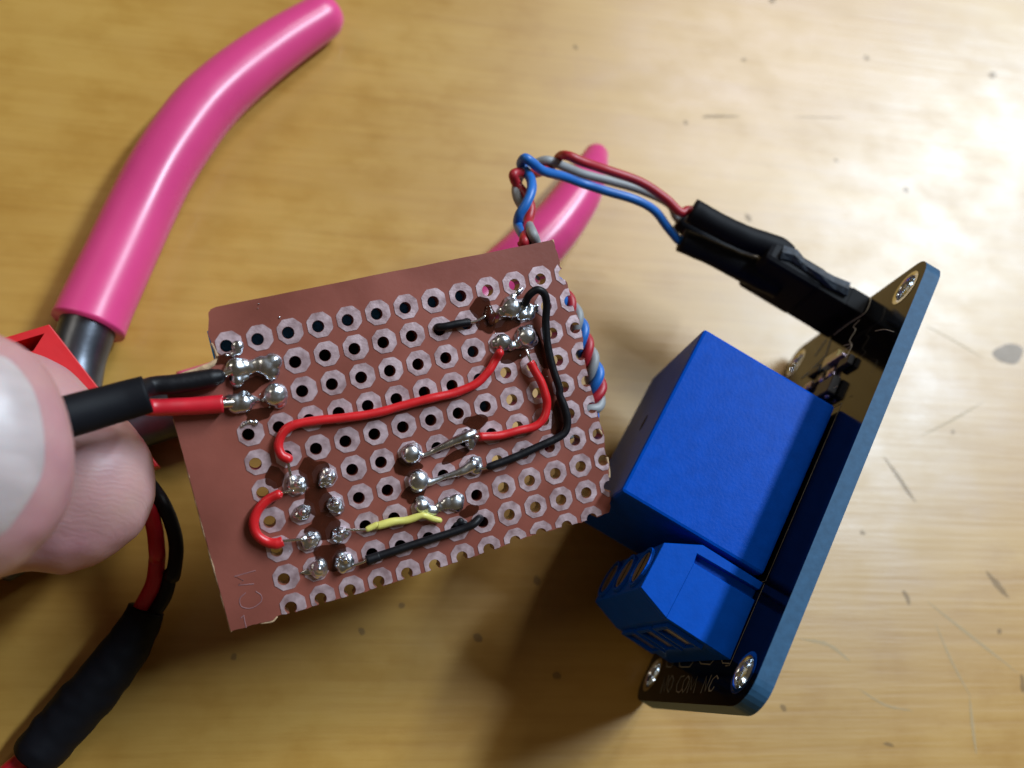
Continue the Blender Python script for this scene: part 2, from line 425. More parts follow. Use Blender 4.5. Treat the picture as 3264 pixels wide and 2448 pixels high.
# ------------------------------------------------------------------ pliers
def pliers():
    r = empty('pliers', PT(V(200, 960)), 'pliers with two curved pink vinyl grips lying on the table behind the boards', 'pliers')
    def path(f, pts, rad): return [PT(f(*p), q + .05) for p, q in zip(pts, rad)]
    ra = [2.8, 3.15, 3.45, 3.65, 3.7, 3.7, 3.7, 3.7, 3.75, 3.8]
    pa = path(ZP, [(1478, 84), (1300, 198), (1100, 348), (950, 488), (830, 645), (730, 805), (640, 985), (545, 1190), (450, 1395), (405, 1500)], ra)
    ga = tube('grip', pa, ra, MT['grip'], r, seg=28, n=8, round_end=(True, False))
    ga['label'] = 'long pink grip reaching up beside the board'
    rb = [1.65, 2.25, 2.95, 3.3, 3.5, 3.6, 3.7, 3.8, 3.85, 3.85]
    pb = path(V, [(1287, 338), (1275, 370), (1247, 424), (1188, 502), (1110, 578), (980, 690), (840, 750), (690, 800), (520, 845), (405, 878)], rb)
    gb = tube('grip', pb, rb, MT['grip'], r, seg=28, n=8, round_end=(True, False))
    gb['label'] = 'pink grip running under the perforated board'
    piv = PT(V(205, 965), 3.6)
    ta = [pa[-2], pa[-1], PT(V(165, 790), 3.4), PT(V(160, 880), 3.4), piv, PT(V(215, 1060), 3.2)]
    tube('handle_shank', ta, [2.9, 2.9, 2.8, 2.8, 3.1, 2.6], MT['steel'], r, seg=20, round_end=(False, True))
    tb = [pb[-2], pb[-1], PT(V(320, 905), 3.4), PT(V(250, 935), 3.4), piv, PT(V(150, 1010), 3.2)]
    tube('handle_shank', tb, [2.9, 2.9, 2.8, 2.8, 3.1, 2.6], MT['steel'], r, seg=20, round_end=(False, True))
    for s in (-1, 1):
        tube('jaw', [piv, PT(V(150 + 14 * s, 1080 + 6 * s), 3.4), PT(V(90 + 9 * s, 1160), 3.2), PT(V(20, 1235), 2.4)], [3.4, 2.9, 2.0, .9], MT['steel'], r, seg=18)
    vs, fs = sphere_data(piv + Vector((0, 0, 2.4)), (2.6, 2.6, 1.2), Vector((1, 0, 0)), Vector((0, 1, 0)), Vector((0, 0, 1)))
    mk('pivot', vs, fs, MT['steel'], r, smooth=True)
pliers()

# ------------------------------------------------------------------ perforated board
HR = 0.51
def hole_c(c, r):                       # drilled holes sit a little off the pads
    return 2.54 * c - (.22 if c == 12 else .24 * (1 - c / 11)), 2.54 * r + .10
RIGHT = [bl(V(*p)) for p in ((1193, 518), (1205, 560), (1209, 580), (1223, 612), (1228, 631), (1237, 664), (1249, 692), (1255, 719), (1258, 750), (1262, 786), (1274, 836), (1281, 862), (1289, 900), (1304, 944), (1304, 972), (1313, 1004), (1314, 1040), (1316, 1075), (1317, 1105))]
BOT = [bl(p) for p in (V(499, 1364), V(560, 1346), V(590, 1341), V(598, 1330), V(631, 1325), V(698, 1303), V(777, 1282), V(870, 1252), V(970, 1220), V(1071, 1186), V(1137, 1160), V(1210, 1141), V(1267, 1125), V(1317, 1106))]
def interp(tbl, t, ki, vi):
    for a, b in zip(tbl, tbl[1:]):
        if a[ki] <= t <= b[ki]: return a[vi] + (b[vi] - a[vi]) * (t - a[ki]) / (b[ki] - a[ki] + 1e-9)
    return tbl[0][vi] if t < tbl[0][ki] else tbl[-1][vi]
xr = lambda y: interp(RIGHT, y, 1, 0) + .10
yb = lambda x: interp(BOT, x, 0, 1)
def in_board(x, y): return x < xr(y) - .02 and y < yb(x) - .02
cuts_r, cuts_b, whole = [], [], []
for r_ in range(10):
    for c_ in range(13):
        hx, hy = hole_c(c_, r_); dr = xr(hy) - hx; db = yb(hx) - hy
        if dr < -HR or db < -HR: continue
        if dr < HR + .06: 
            if db > HR + .1: cuts_r.append((c_, r_, hx, hy))
            continue
        if db < HR + .06: cuts_b.append((c_, r_, hx, hy)); continue
        whole.append((c_, r_, hx, hy))
def board_outline():
    rnd = random.Random(3)
    o = []
    tl = [bl(p) for p in (V(449, 722), V(451, 690), V(450, 676), V(455, 668), V(466, 663))]
    o += tl
    a, b = tl[-1], RIGHT[0]
    for i in range(1, 14):
        t = i / 14; o.append((a[0] + (b[0] - a[0]) * t, a[1] + (b[1] - a[1]) * t + rnd.uniform(-.025, .025)))
    # right edge
    y = RIGHT[0][1]; yend = RIGHT[-1][1]; o.append(RIGHT[0])
    for c, r, hx, hy in sorted(cuts_r, key=lambda q: q[3]):
        ex = xr(hy); d = max(-HR * .9, min(HR * .9, ex - hx)); hc = math.sqrt(HR ** 2 - d * d)
        while y < hy - hc - .28:
            y += .28; o.append((xr(y) + rnd.uniform(-.06, .06), y))
        a0 = math.atan2(-hc, d); a1 = -2 * math.pi - a0 if a0 < 0 else 0
        a1 = math.atan2(hc, d) - 2 * math.pi
        for i in range(13):
            t = a0 + (a1 - a0) * i / 12; o.append((hx + HR * math.cos(t), hy + HR * math.sin(t)))
        y = hy + hc
    while y < yend - .3:
        y += .28; o.append((xr(y) + rnd.uniform(-.06, .06), y))
    # bottom edge, right to left
    x = BOT[-1][0]; o.append((x - .05, BOT[-1][1]))
    for c, r, hx, hy in sorted(cuts_b, key=lambda q: -q[2]):
        d = max(-HR * .9, min(HR * .9, yb(hx) - hy)); hc = math.sqrt(HR ** 2 - d * d)
        while x > hx + hc + .3:
            x -= .28; o.append((x, yb(x) + rnd.uniform(-.05, .05)))
        a0 = math.atan2(d, hc); a1 = math.atan2(d, -hc)
        if a1 > 0: a1 -= 2 * math.pi
        for i in range(13):
            t = a0 + (a1 - a0) * i / 12; o.append((hx + HR * math.cos(t), hy + HR * math.sin(t)))
        x = hx - hc
    while x > BOT[0][0] + .3:
        x -= .28; o.append((x, yb(x) + rnd.uniform(-.04, .04)))
    o.append(BOT[0])
    o += [bl(p) for p in (V(375, 906), V(351, 817), V(372, 814), V(395, 809), V(416, 803), V(440, 796), V(462, 786), V(471, 776), V(469, 765), V(461, 752), V(457, 741))]
    return o
def ringp(cx, cy, n=20, r=HR): return [(cx + r * math.cos(2 * math.pi * i / n), cy + r * math.sin(2 * math.pi * i / n)) for i in range(n)]
OUT = board_outline()
def perfboard():
    t = empty('perforated_circuit_board', BL(14, 12, -1.6), 'reddish brown perforated circuit board with octagonal pads, solder blobs and short wires', 'circuit board')
    vs, fs = filled(OUT, [ringp(h[2], h[3]) for h in whole], -1.55, 0)
    mk('board', [BL(*v) for v in vs], fs, MT['phenolic'], t)
    # pale torn rims
    def rim(pts, rad, seed, name='torn_edge', h=-.12):
        P = [BP(V(*p), h) for p in pts]; tube(name, P, rad, MT['phenedge'], t, seg=8, n=7, wob=.9, seed=seed)
    rim([(375.5, 906), (405, 1012), (438, 1138), (470, 1256), (499, 1363)], .09, 1)
    rim([(356, 817), (395, 809), (416, 803), (440, 796), (462, 786), (470.5, 776), (468, 762), (458, 742)], [.12, .16, .2, .26, .28, .24, .2, .12], 5)
    rim([(1193.5, 519), (1200, 545), (1207, 575)], .08, 6); rim([(1293, 925), (1303, 944), (1304, 962)], .13, 8); rim([(1311, 990), (1315, 1012), (1315, 1030)], .13, 9)
    rim([(565, 1346), (588, 1342), (597, 1332)], .12, 11)
    # pads
    nseg = 48
    for c in range(13):
        for r in range(10):
            px, py = 2.54 * c, 2.54 * r
            hx, hy = hole_c(c, r)
            if hx > xr(hy) + HR or hy > yb(hx) + HR: continue
            if (c, r) in ((0, 1), (1, 1), (0, 2), (1, 2)): continue
            vs, fs, run = [], [], []
            ap = 1.06 + .02 * math.sin(c * 3.1 + r)
            for i in range(nseg):
                a = 2 * math.pi * i / nseg + .001; dx, dy = math.cos(a), math.sin(a); best = 9
                for k in range(8):
                    b = math.pi / 4 * k + .02; nx, ny = math.cos(b), math.sin(b); dn = nx * dx + ny * dy
                    if dn > 1e-4: best = min(best, (ap * (1 if k % 2 == 0 else 1.02) - (hx - px) * nx - (hy - py) * ny) / dn)
                ro = HR + .03; lim = best
                while ro < lim and in_board(hx + dx * (ro + .04), hy + dy * (ro + .04)): ro += .04
                ro = min(ro, lim); run.append(ro > HR + .06 and in_board(hx + dx * (HR + .03), hy + dy * (HR + .03)))
                ri = HR + .015
                vs += [BL(hx + dx * ri, hy + dy * ri, .004), BL(hx + dx * ri, hy + dy * ri, .045), BL(hx + dx * ro, hy + dy * ro, .045), BL(hx + dx * ro, hy + dy * ro, .004)]
            for i in range(nseg):
                j = (i + 1) % nseg
                if run[i] and run[j]:
                    for a, b in ((0, 1), (1, 2), (2, 3)): fs.append((4 * i + a, 4 * i + b, 4 * j + b, 4 * j + a))
            if len(fs) > 12: mk('pad', vs, fs, MT['pad'], t)
    # flux stains round the joints
    def flux(p, rx, ry, ang, seed):
        x, y = bl(p); vs = [BL(x, y, .052 + .0012 * seed)]
        n = 28
        for i in range(n):
            a = 2 * math.pi * i / n; k = 1 + .45 * noise.noise(Vector((math.cos(a) * 1.3, math.sin(a) * 1.3, seed * 3.7)))
            dx, dy = rx * k * math.cos(a), ry * k * math.sin(a)
            vs.append(BL(x + dx * math.cos(ang) - dy * math.sin(ang), y + dx * math.sin(ang) + dy * math.cos(ang), .05 + .0012 * seed))
        mk('flux_residue', vs, [(0, 1 + i, 1 + (i + 1) % n) for i in range(n)], MT['flux'], t, smooth=True)
    for i, (p, a, b, g) in enumerate([(Z2(930, 780), 1.0, 1.0, .3), (Z2(960, 930), .9, .7, .2), (Z2(1210, 1200), 1.3, .7, 0), (Z2(1440, 1150), .5, 2.4, -.2), (Z2(1130, 930), 1.5, .5, 0),
        (Z4(870, 260), 1.2, .6, .1), (Z4(260, 650), 1.4, .8, .3), (Z4(330, 890), 1.0, .8, .1), (Z4(700, 560), 1.3, .5, -.2), (Z4(820, 1040), .9, .5, -.2),
        (Z3(1040, 540), 1.2, 1.4, .1), (Z3(1060, 700), 1.2, 1.3, .1), (Z3(1100, 900), 1.5, 1.2, .1), (Z3(1150, 1080), 1.5, 1.3, .1), (Z3(780, 560), .7, .9, .1),
        (ZQ(1450, 930), 1.6, .7, -.2), (ZQ(1100, 600), .8, .5, .1), (ZQ(1560, 1330), 1.2, .6, 0), (Z4(1590, 220), .6, 1.6, .3)]):
        flux(p, a, b, g, i)
    # solder joints
    def joint(f, blobs, voxel=.085, sc=1.0, squash=.62, seed=0, rough=.05, m='solder', name='solder_joint', tubes=()):
        parts = [tube_data([BP(f(x, y), h) for x, y, h, r in tb], [q[3] for q in tb], n=5, seg=14) for tb in tubes]
        rj = random.Random(seed * 13 + 5)
        for bb in blobs:
            x, y, r = bb[:3]; r *= 1.2; q = bb[3] if len(bb) > 3 else squash
            bx_, by_ = bl(f(x, y), r * q * .4); r *= sc
            if r > .7 and f is Z3:
                for k in range(2):
                    an = rj.uniform(0, 6.28); rr = r * rj.uniform(.34, .5); dd = r * rj.uniform(.45, .75)
                    parts.append(sphere_data(BL(bx_ + dd * math.cos(an), by_ + dd * math.sin(an), r * q * .42 + rj.uniform(-.1, .25) * r), (rr, rr * rj.uniform(.7, 1.2), rr), Wd(BX), Wd(BY), Wd(BN)))
                r *= .9
            parts.append(sphere_data(BL(bx_, by_, r * q * .42), (r, r, r * q), Wd(BX), Wd(BY), Wd(BN)))
        vs, nr, fs = remesh(parts, voxel, 6)
        rough *= .55
        vs = [v + n * (rough * noise.noise(v * 1.9 + Vector((seed * 7.1, 0, 0))) + rough * .25 * noise.noise(v * 3.6 + Vector((0, seed, 0)))) for v, n in zip(vs, nr)]
        return mk(name, vs, fs, MT[m], t, smooth=True, recalc=False)
    joint(ZQ, [(1170, 770, .45), (1250, 715, .72), (1330, 700, .62), (1270, 870, .58), (1370, 830, .35), (1460, 705, .55), (1560, 680, .62), (1650, 690, .74), (1740, 640, .68), (1720, 770, .62), (1600, 640, .5)], seed=1, rough=.09, squash=.8)
    joint(ZQ, [(1170, 1160, .52), (1260, 1190, .72), (1350, 1180, .72), (1430, 1150, .5), (1500, 1140, .28), (1560, 1145, .16), (1290, 1250, .4), (1360, 1080, .4)], seed=2, rough=.06, squash=.85)
    joint(ZQ, [(1780, 1070, .86, .75), (1820, 1150, .6), (1615, 1140, .18), (1690, 1130, .25)], seed=3, rough=.1)
    joint(ZQ, [(1275, 430, .46), (1280, 490, .36), (1210, 540, .22), (1130, 548, .15)], seed=4, rough=.03)
    joint(ZQ, [(1335, 1485, .17), (1380, 1450, .18), (1440, 1430, .2), (1510, 1440, .24)], seed=5, rough=.02, squash=.8)
    for i, (x, y, r) in enumerate([(925, 610, .86), (1130, 562, .80), (965, 795, .74), (1178, 742, .74), (1015, 980, .82), (1212, 935, .72), (1068, 1170, .86), (1245, 1122, .84)]):
        rn = random.Random(i + 20)
        bl_ = [(x, y, r * .92, .58)] + [(x + rn.uniform(-30, 30), y + rn.uniform(-30, 30), r * rn.uniform(.42, .62), 1.0) for _ in range(4)]
        if i == 6: bl_ += [(1020, 1180, .38), (990, 1188, .26), (965, 1192, .16), (948, 1195, .09)]
        joint(Z3, bl_, seed=10 + i, rough=.16, tubes=[[(x + rn.uniform(-8, 8), y + rn.uniform(-8, 8), .1, .38), (x + rn.uniform(-10, 10), y + rn.uniform(-14, 0), .95, .3)]])
    def strip(f, pts, r0, r1, h, n=7):
        out = []
        for i in range(n):
            tt = i / (n - 1); out.append((pts[0][0] + (pts[1][0] - pts[0][0]) * tt, pts[0][1] + (pts[1][1] - pts[0][1]) * tt, r0 + (r1 - r0) * tt, h))
        return out
    joint(Z4, [(305, 540, .80, .8), (330, 490, .45), (820, 450, .42), (790, 352, .3)], seed=30, rough=.05, tubes=[[(360, 565, .25, .25), (430, 550, .3, .2), (540, 500, .42, .28), (680, 435, .55, .40), (790, 390, .55, .48), (850, 365, .45, .44)], [(800, 390, .4, .4), (840, 440, .35, .42), (830, 480, .25, .36)]])
    joint(Z4, [(370, 780, .82, .75), (350, 830, .5), (390, 740, .45), (865, 625, .58), (895, 600, .34)], seed=31, rough=.05, tubes=[[(400, 800, .35, .45), (480, 790, .35, .36), (580, 752, .4, .25), (680, 722, .45, .30), (770, 690, .45, .44), (850, 640, .4, .55)], [(800, 660, .3, .35), (880, 690, .3, .42), (900, 660, .3, .4)]])
    joint(Z4, [(400, 1000, .62, .9), (390, 960, .45), (450, 1040, .5), (500, 1045, .45), (560, 1010, .42), (630, 980, .55), (700, 970, .66), (730, 940, .42), (720, 1010, .42)], seed=32, rough=.08)
    joint(Z2, [(1190, 780, .80, .75), (1120, 810, .5), (1260, 770, .55), (1280, 840, .5), (1345, 830, .52), (1350, 780, .4), (1200, 690, .36), (1250, 640, .28), (1280, 615, .2), (1170, 730, .5), (1410, 760, .2), (1415, 800, .18)], seed=33, rough=.12)
    joint(Z2, [(1000, 840, .5, .5), (1010, 900, .35), (990, 780, .3)], seed=34, rough=.08, m='flux')
    joint(Z2, [(1110, 1085, .72, .7), (1060, 1090, .5), (1180, 1110, .45), (1240, 1100, .4), (1320, 1030, .80, .85), (1360, 1060, .62), (1290, 990, .5), (1340, 970, .45)], seed=35, rough=.09)
    rnd = random.Random(9)
    for i in range(16):                                       # tiny solder splashes
        f, x, y = rnd.choice([(Z2, 1150, 900), (Z2, 1250, 1200), (Z4, 700, 430), (Z4, 450, 850), (Z3, 1080, 760), (Z3, 1100, 1100), (ZQ, 1500, 1000), (Z1, 1000, 800)])
        q = bl(f(x + rnd.gauss(0, 170), y + rnd.gauss(0, 110))); r = rnd.uniform(.04, .10)
        if not in_board(*q): continue
        vs, fs = sphere_data(BL(q[0], q[1], .05), (r, r, r * .7), Wd(BX), Wd(BY), Wd(BN), 8, 5); mk('solder_splash', vs, fs, MT['solder'], t, smooth=True)
    # jumper wires
    def wire(name, segs, rad, m, h, bare=(), seed=0, flatend=(True, True), lab=None):
        pts = [BP(f(x, y), hh if hh is not None else h) for f, x, y, hh in segs]
        o = tube(name, pts, rad, MT[m], t, seg=12, n=7, wob=.10, seed=seed, round_end=flatend)
        if lab: o['label'] = lab
        for b in bare:
            tube('bare_wire_end', [BP(f(x, y), hh) for f, x, y, hh in b], .13, MT['tin'], o, seg=8, n=4)
    wire('jumper_wire', [(Z2, 1085, 1175, .9), (Z2, 1050, 1235, None), (Z2, 985, 1340, None), (Z2, 870, 1450, None), (Z2, 700, 1525, None), (Z2, 480, 1575, .6), (Z2, 250, 1635, None), (V, 800, 895, .55), (V, 710, 906, None), (V, 645, 915, None), (V, 614, 932, None), (V, 602, 960, None), (V, 608, 982, .6), (Z3, 868, 440, .6)],
         .40, 'redw', .5, [[(Z3, 866, 440, .6), (Z3, 872, 490, .55), (Z3, 885, 550, .5)]], 1, lab='long red jumper wire across the board')
    wire('jumper_wire', [(Z3, 800, 678, .7), (Z3, 735, 712, None), (Z3, 665, 785, None), (Z3, 640, 870, None), (Z3, 665, 945, None), (Z3, 730, 990, None), (Z3, 790, 1000, .6), (Z3, 832, 985, .6)],
         [.42, .42, .42, .42, .42, .44, .5, .46], 'redw', .5, [[(Z3, 790, 682, .65), (Z3, 840, 660, .6), (Z3, 900, 650, .55)], [(Z3, 825, 985, .6), (Z3, 880, 980, .6), (Z3, 955, 972, .6)]], 2, (True, False), lab='short red jumper wire bent into a U')
    wire('jumper_wire', [(Z2, 1355, 1255, .8), (Z2, 1395, 1330, .8), (Z2, 1455, 1440, .8), (Z2, 1490, 1550, .8), (Z4, 1502, 120, .75), (Z4, 1470, 235, .75), (Z4, 1390, 305, .7), (Z4, 1250, 340, .7), (Z4, 1080, 382, .7), (Z4, 905, 396, .75)],
         .39, 'redw', .7, [[(Z2, 1322, 1150, .7), (Z2, 1340, 1200, .8), (Z2, 1362, 1255, .8)], [(Z4, 905, 398, .7), (Z4, 860, 385, .65), (Z4, 830, 370, .6)]], 3, (False, False), lab='red jumper wire with a right-angle bend')
    wire('jumper_wire', [(Z2, 1310, 735, .7), (Z2, 1345, 668, 1.2), (Z2, 1415, 618, 1.5), (Z2, 1480, 655, 1.4), (Z2, 1500, 760, 1.1), (Z2, 1492, 900, .8), (Z2, 1508, 1100, .7), (Z2, 1552, 1300, .7), (Z2, 1610, 1480, .7), (Z4, 1615, 30, .7), (Z4, 1660, 140, .7), (Z4, 1682, 255, .7), (Z4, 1665, 345, .7), (Z4, 1590, 405, .7), (Z4, 1400, 492, .7), (Z4, 1200, 582, .7), (Z4, 1000, 655, .7)],
         .36, 'blackw', .7, [[(Z4, 1005, 652, .65), (Z4, 960, 668, .6), (Z4, 900, 680, .5)], [(Z2, 1312, 732, .7), (Z2, 1290, 760, .6), (Z2, 1270, 790, .5)]], 4, lab='long black jumper wire looping down the board')
    wire('jumper_wire', [(Z2, 533, 965, -1.0), (Z2, 540, 950, .1), (Z2, 600, 943, .5), (Z2, 700, 922, .55), (Z2, 822, 905, .5)], .36, 'blackw', .5, [[(Z2, 815, 906, .5), (Z2, 880, 895, .5), (Z2, 955, 850, .45)]], 5, (True, False), lab='short black jumper wire going into a hole')
    wire('jumper_wire', [(Z4, 915, 1105, -.9), (Z4, 905, 1115, .2), (Z4, 850, 1165, .55), (Z4, 760, 1205, .5), (Z4, 600, 1258, .5), (Z4, 300, 1352, .5), (Z4, 20, 1445, .5), (Z3, 1470, 1085, .5), (Z3, 1385, 1112, .55)], [.34, .36, .36, .36, .36, .36, .38, .42, .46], 'blackw', .5, [[(Z3, 1395, 1108, .5), (Z3, 1345, 1130, .5), (Z3, 1290, 1145, .45)]], 6, (True, False), lab='black jumper wire along the lower rows')
    joint(Z4, [(740, 1140, .3), (780, 1160, .26), (700, 1170, .22)], seed=40, m='blackw', name='melted_insulation')
    wire('jumper_wire', [(Z4, 555, 1130, .5), (Z4, 490, 1115, .6), (Z4, 425, 1090, .8), (Z4, 380, 1092, .75), (Z4, 270, 1128, .6), (Z4, 150, 1142, .55), (Z4, 20, 1175, .5), (Z3, 1450, 880, .5), (Z3, 1395, 905, .5)], [.26, .28, .30, .30, .34, .36, .36, .32, .26], 'yelloww', .5, [[(Z3, 1420, 905, .5), (Z3, 1350, 910, .5), (Z3, 1250, 908, .5)]], 7, lab='yellow jumper wire stub')
    # etched lettering 1CM reading upwards
    for st in ([(650, 1180), (512, 1218), (572, 1246), (538, 1276), (640, 1268)], [(585, 1328), (548, 1366), (560, 1418), (625, 1428), (686, 1388), (690, 1345), (655, 1318)], [(556, 1494), (572, 1474), (590, 1556)]):
        P = [BP(Z3(*q), .012) for q in st]
        tube('etched_letter', P, .045, MT['silk_board'], t, seg=6, n=1 if len(st) in (3, 5) else 5, flat=(Wd(BN), .3))
    # components soldered on the hidden side, seen through the holes
    def ubox(name, x0, x1, y0, y1, h0, h1, m, b=.2):
        vs = [BL(x, y, h) for h in (h0, h1) for x, y in ((x0, y0), (x1, y0), (x1, y1), (x0, y1))]
        o = mk(name, vs, [(0, 1, 2, 3), (7, 6, 5, 4), (0, 4, 5, 1), (1, 5, 6, 2), (2, 6, 7, 3), (3, 7, 4, 0)], MT[m], t); bevel(o, b); return o
    p = 2.54
    ubox('blue_module_board', -.6 * p, 8.6 * p, -.6 * p, .5 * p, -3.2, -1.75, 'blue_part', .1)
    ubox('blue_module_side', 7.35 * p, 8.55 * p, .55 * p, 5.4 * p, -4.2, -3.0, 'blue_part', .1)
    ubox('socket', -.5 * p, 7.3 * p, .55 * p, 3.45 * p, -5.0, -1.6, 'plastic_black')
    ubox('socket', .55 * p, 7.3 * p, 3.5 * p, 8.45 * p, -6.0, -1.6, 'plastic_black')
    return t
perfboard()

# ------------------------------------------------------------------ relay module
def relay_module():
    t = empty('relay_module', M3(21, 25.8, 0), 'black relay module with blue relay and blue screw terminal standing on its long edge', 'relay module')
    L0, L1, N0, N1, R = -3.0, 45.1, -2.9, 25.85, 2.6
    out = []
    for cx, cy, a0 in ((L1 - R, N0 + R, -90), (L1 - R, N1 - R, 0), (L0 + R, N1 - R, 90), (L0 + R, N0 + R, 180)):
        for i in range(9):
            a = math.radians(a0 + i * 11.25); out.append((cx + R * math.cos(a), cy + R * math.sin(a)))
    HC = [(0, 0), (42.09, 0), (42.09, 22.95), (0, 22.95)]
    vs, fs = filled(out, [ringp(x, y, 28, 1.55) for x, y in HC], -1.6, 0)
    wv = [M3(*v) for v in vs]; fm = []
    for f in fs:
        c = sum((Vector(vs[i]) for i in f), Vector()) / len(f)
        fm.append(0 if (abs(c.z) < .01 or abs(c.z + 1.6) < .01) else 1)
    mk('board', wv, fs, None, t, mats=[MT['mask'], MT['fr4']], fm=fm)
    for x, y in HC:                                            # plated holes
        vs, fs = [], []; n = 32; prof = [(1.95, .04), (1.5, .06), (1.42, -.1), (1.42, -1.5), (1.5, -1.66), (1.95, -1.64)]
        for i in range(n):
            a = 2 * math.pi * i / n
            for r, z in prof: vs.append(M3(x + r * math.cos(a), y + r * math.sin(a), z))
        k = len(prof)
        for i in range(n):
            j = (i + 1) % n
            for q in range(k - 1): fs.append((i * k + q, i * k + q + 1, j * k + q + 1, j * k + q))
        mk('plated_hole', vs, fs, MT['plated'], t, smooth=True)
    # relay
    r0, n0 = 13.4, 4.0
    rl = mbox('relay', r0, r0 + 19.1, n0, n0 + 15.5, .25, 15.4, MT['blue'], t, .32)
    c = M3(r0 + 7.2, n0 + 5.4, 15.38); vs = []
    for k in range(20):
        a = 2 * math.pi * k / 20; vs.append(M3(r0 + 9.4 + 1.0 * math.cos(a), n0 + 6.4 + .5 * math.sin(a), 15.42))
    mk('vent_mark', vs, [tuple(range(20))], MT['plastic_black'], rl)
    # raised lettering lines on the relay's end (too small to read)
    rn = random.Random(5)
    # terminal
    nt = mp_m(Z5(1500, 615))[1]
    P = lambda x, y: mp_n(Z5(x, y), nt)
    body = [P(750, 308), P(1045, 325), P(1500, 612), P(1252, 1195), P(770, 880), P(575, 645)]
    slot = [P(1470, 665), P(1000, 392), P(978, 462), P(1438, 742)]
    depth = 15.2
    prism('terminal_block', [M3(l, nt + .8, m) for l, m in body], W(MN * (depth - .8)) - W((0, 0, 0)), MT['bluet'], t)
    tb = [o for o in t.children if o.name.startswith('terminal_block')][0]; bevel(tb, .15)
    pl = body[:3] + slot + body[3:]
    top = prism('side_plate', [M3(l, nt, m) for l, m in pl], W(MN * .8) - W((0, 0, 0)), MT['bluet'], tb); bevel(top, .06, 1, 50)
    # parting line
    a, b = P(975, 470), P(770, 872)
    A, B = Vector(M3(a[0], nt - .004, a[1])), Vector(M3(b[0], nt - .004, b[1]))
    tube('parting_line', [A, A.lerp(B, .5), B], .035, MT['bluet'], tb, seg=6, n=2)
    # screws in the sloping outer face A-E, wire openings in the lower face F-D
    (la, ma), (le, me_) = body[0], body[5]; (lf, mf), (ld, md_) = body[4], body[3]
    dA = Vector((le - la, me_ - ma)); nA = Vector((dA.y, -dA.x)).normalized()
    if nA.dot(Vector((0, 1))) < 0: nA = -nA
    for k in range(3):
        nn = nt + 2.6 + 5.08 * k; cl, cm = (la + le) / 2, (ma + me_) / 2
        def ring_pt(r, a, out): 
            u = dA.normalized() * (r * math.cos(a)); return M3(cl + u.x + nA.x * out, nn + r * math.sin(a), cm + u.y + nA.y * out)
        vs, fs = [], []; q = 24
        for r, o_ in ((2.05, .02), (2.05, .35), (1.75, .35), (1.7, .06)):
            for j in range(q): vs.append(ring_pt(r, 2 * math.pi * j / q, o_))
        for i in range(3):
            for j in range(q): fs.append((i * q + j, i * q + (j + 1) % q, (i + 1) * q + (j + 1) % q, (i + 1) * q + j))
        mk('screw_collar', vs, fs, MT['bluet'], tb)
        vs = [ring_pt(1.6, 2 * math.pi * j / q, .1) for j in range(q)] + [ring_pt(1.55, 2 * math.pi * j / q, .24) for j in range(q)]
        fs = [tuple(range(q, 2 * q))] + [(j, (j + 1) % q, q + (j + 1) % q, q + j) for j in range(q)]
        sc = mk('screw', vs, fs, MT['screw'], tb)
        u = dA.normalized(); w = .16; pts = []
        for s1, s2 in ((-1.4, -w), (1.4, -w), (1.4, w), (-1.4, w)):
            pts.append(M3(cl + u.x * s1 + nA.x * .255, nn + s2, cm + u.y * s1 + nA.y * .255))
        mk('screw_slot', pts, [(0, 1, 2, 3)], MT['plastic_black'], sc)
    dF = Vector((ld - lf, md_ - mf)); nF = Vector((dF.y, -dF.x)).normalized()
    if nF.dot(Vector((1, 0))) < 0: nF = -nF
    for k in range(3):
        nn = nt + 1.0 + 4.75 * k
        def q4(t0, t1, z0, z1, out):
            return [M3(lf + dF.x * tt + nF.x * out, nn + zz_, mf + dF.y * tt + nF.y * out) for tt, zz_ in ((t0, z0), (t1, z0), (t1, z1), (t0, z1))]
        o4, i4 = q4(.10, .62, 0, 3.7, .02), q4(.16, .56, .5, 3.2, .3)
        mk('wire_opening_frame', q4(.08, .64, -.1, 3.8, .02) + q4(.08, .64, -.1, 3.8, .4) + q4(.14, .58, .45, 3.25, .4) + q4(.14, .58, .45, 3.25, .02),
           [(4 * i + j, 4 * i + (j + 1) % 4, 4 * (i + 1) + (j + 1) % 4, 4 * (i + 1) + j) for i in range(3) for j in range(4)], MT['bluet'], tb)
        mk('clamp_plate', q4(.14, .58, .45, 3.25, .05), [(0, 1, 2, 3)], MT['screw'], tb)
    # silkscreen: outlines and lettering
    def line(pts, r=.06, name='silkscreen_line', m='silk'):
        return tube(name, [M3(l, n, .022) for l, n in pts], r, MT[m], t, seg=6, n=1, flat=(Wd(Mm), .25))
    e = n0 - .45
    line([(r0 - .4, e + 15), (r0 - .4, e), (r0 + 19.6, e), (r0 + 19.6, e + .8)], .05)
    lt0, lt1 = mp_m(Z5(1505, 622))[0], mp_m(Z5(1250, 1222))[0]
    line([(lt0, nt - .35), (lt1 + .2, nt - .35), (lt1 + .2, nt + .5)], .06)
    U = [[(780, 1175), (770, 1245), (808, 1248), (835, 1180)], [(870, 1190), (868, 1240), (885, 1248), (945, 1246), (985, 1190)], [(1015, 1195), (1030, 1222), (1100, 1228), (1140, 1180)], [(1185, 1185), (1195, 1218), (1245, 1222)]]
    for st in U: line([mp_m(Z5(*q)) for q in st], .075)
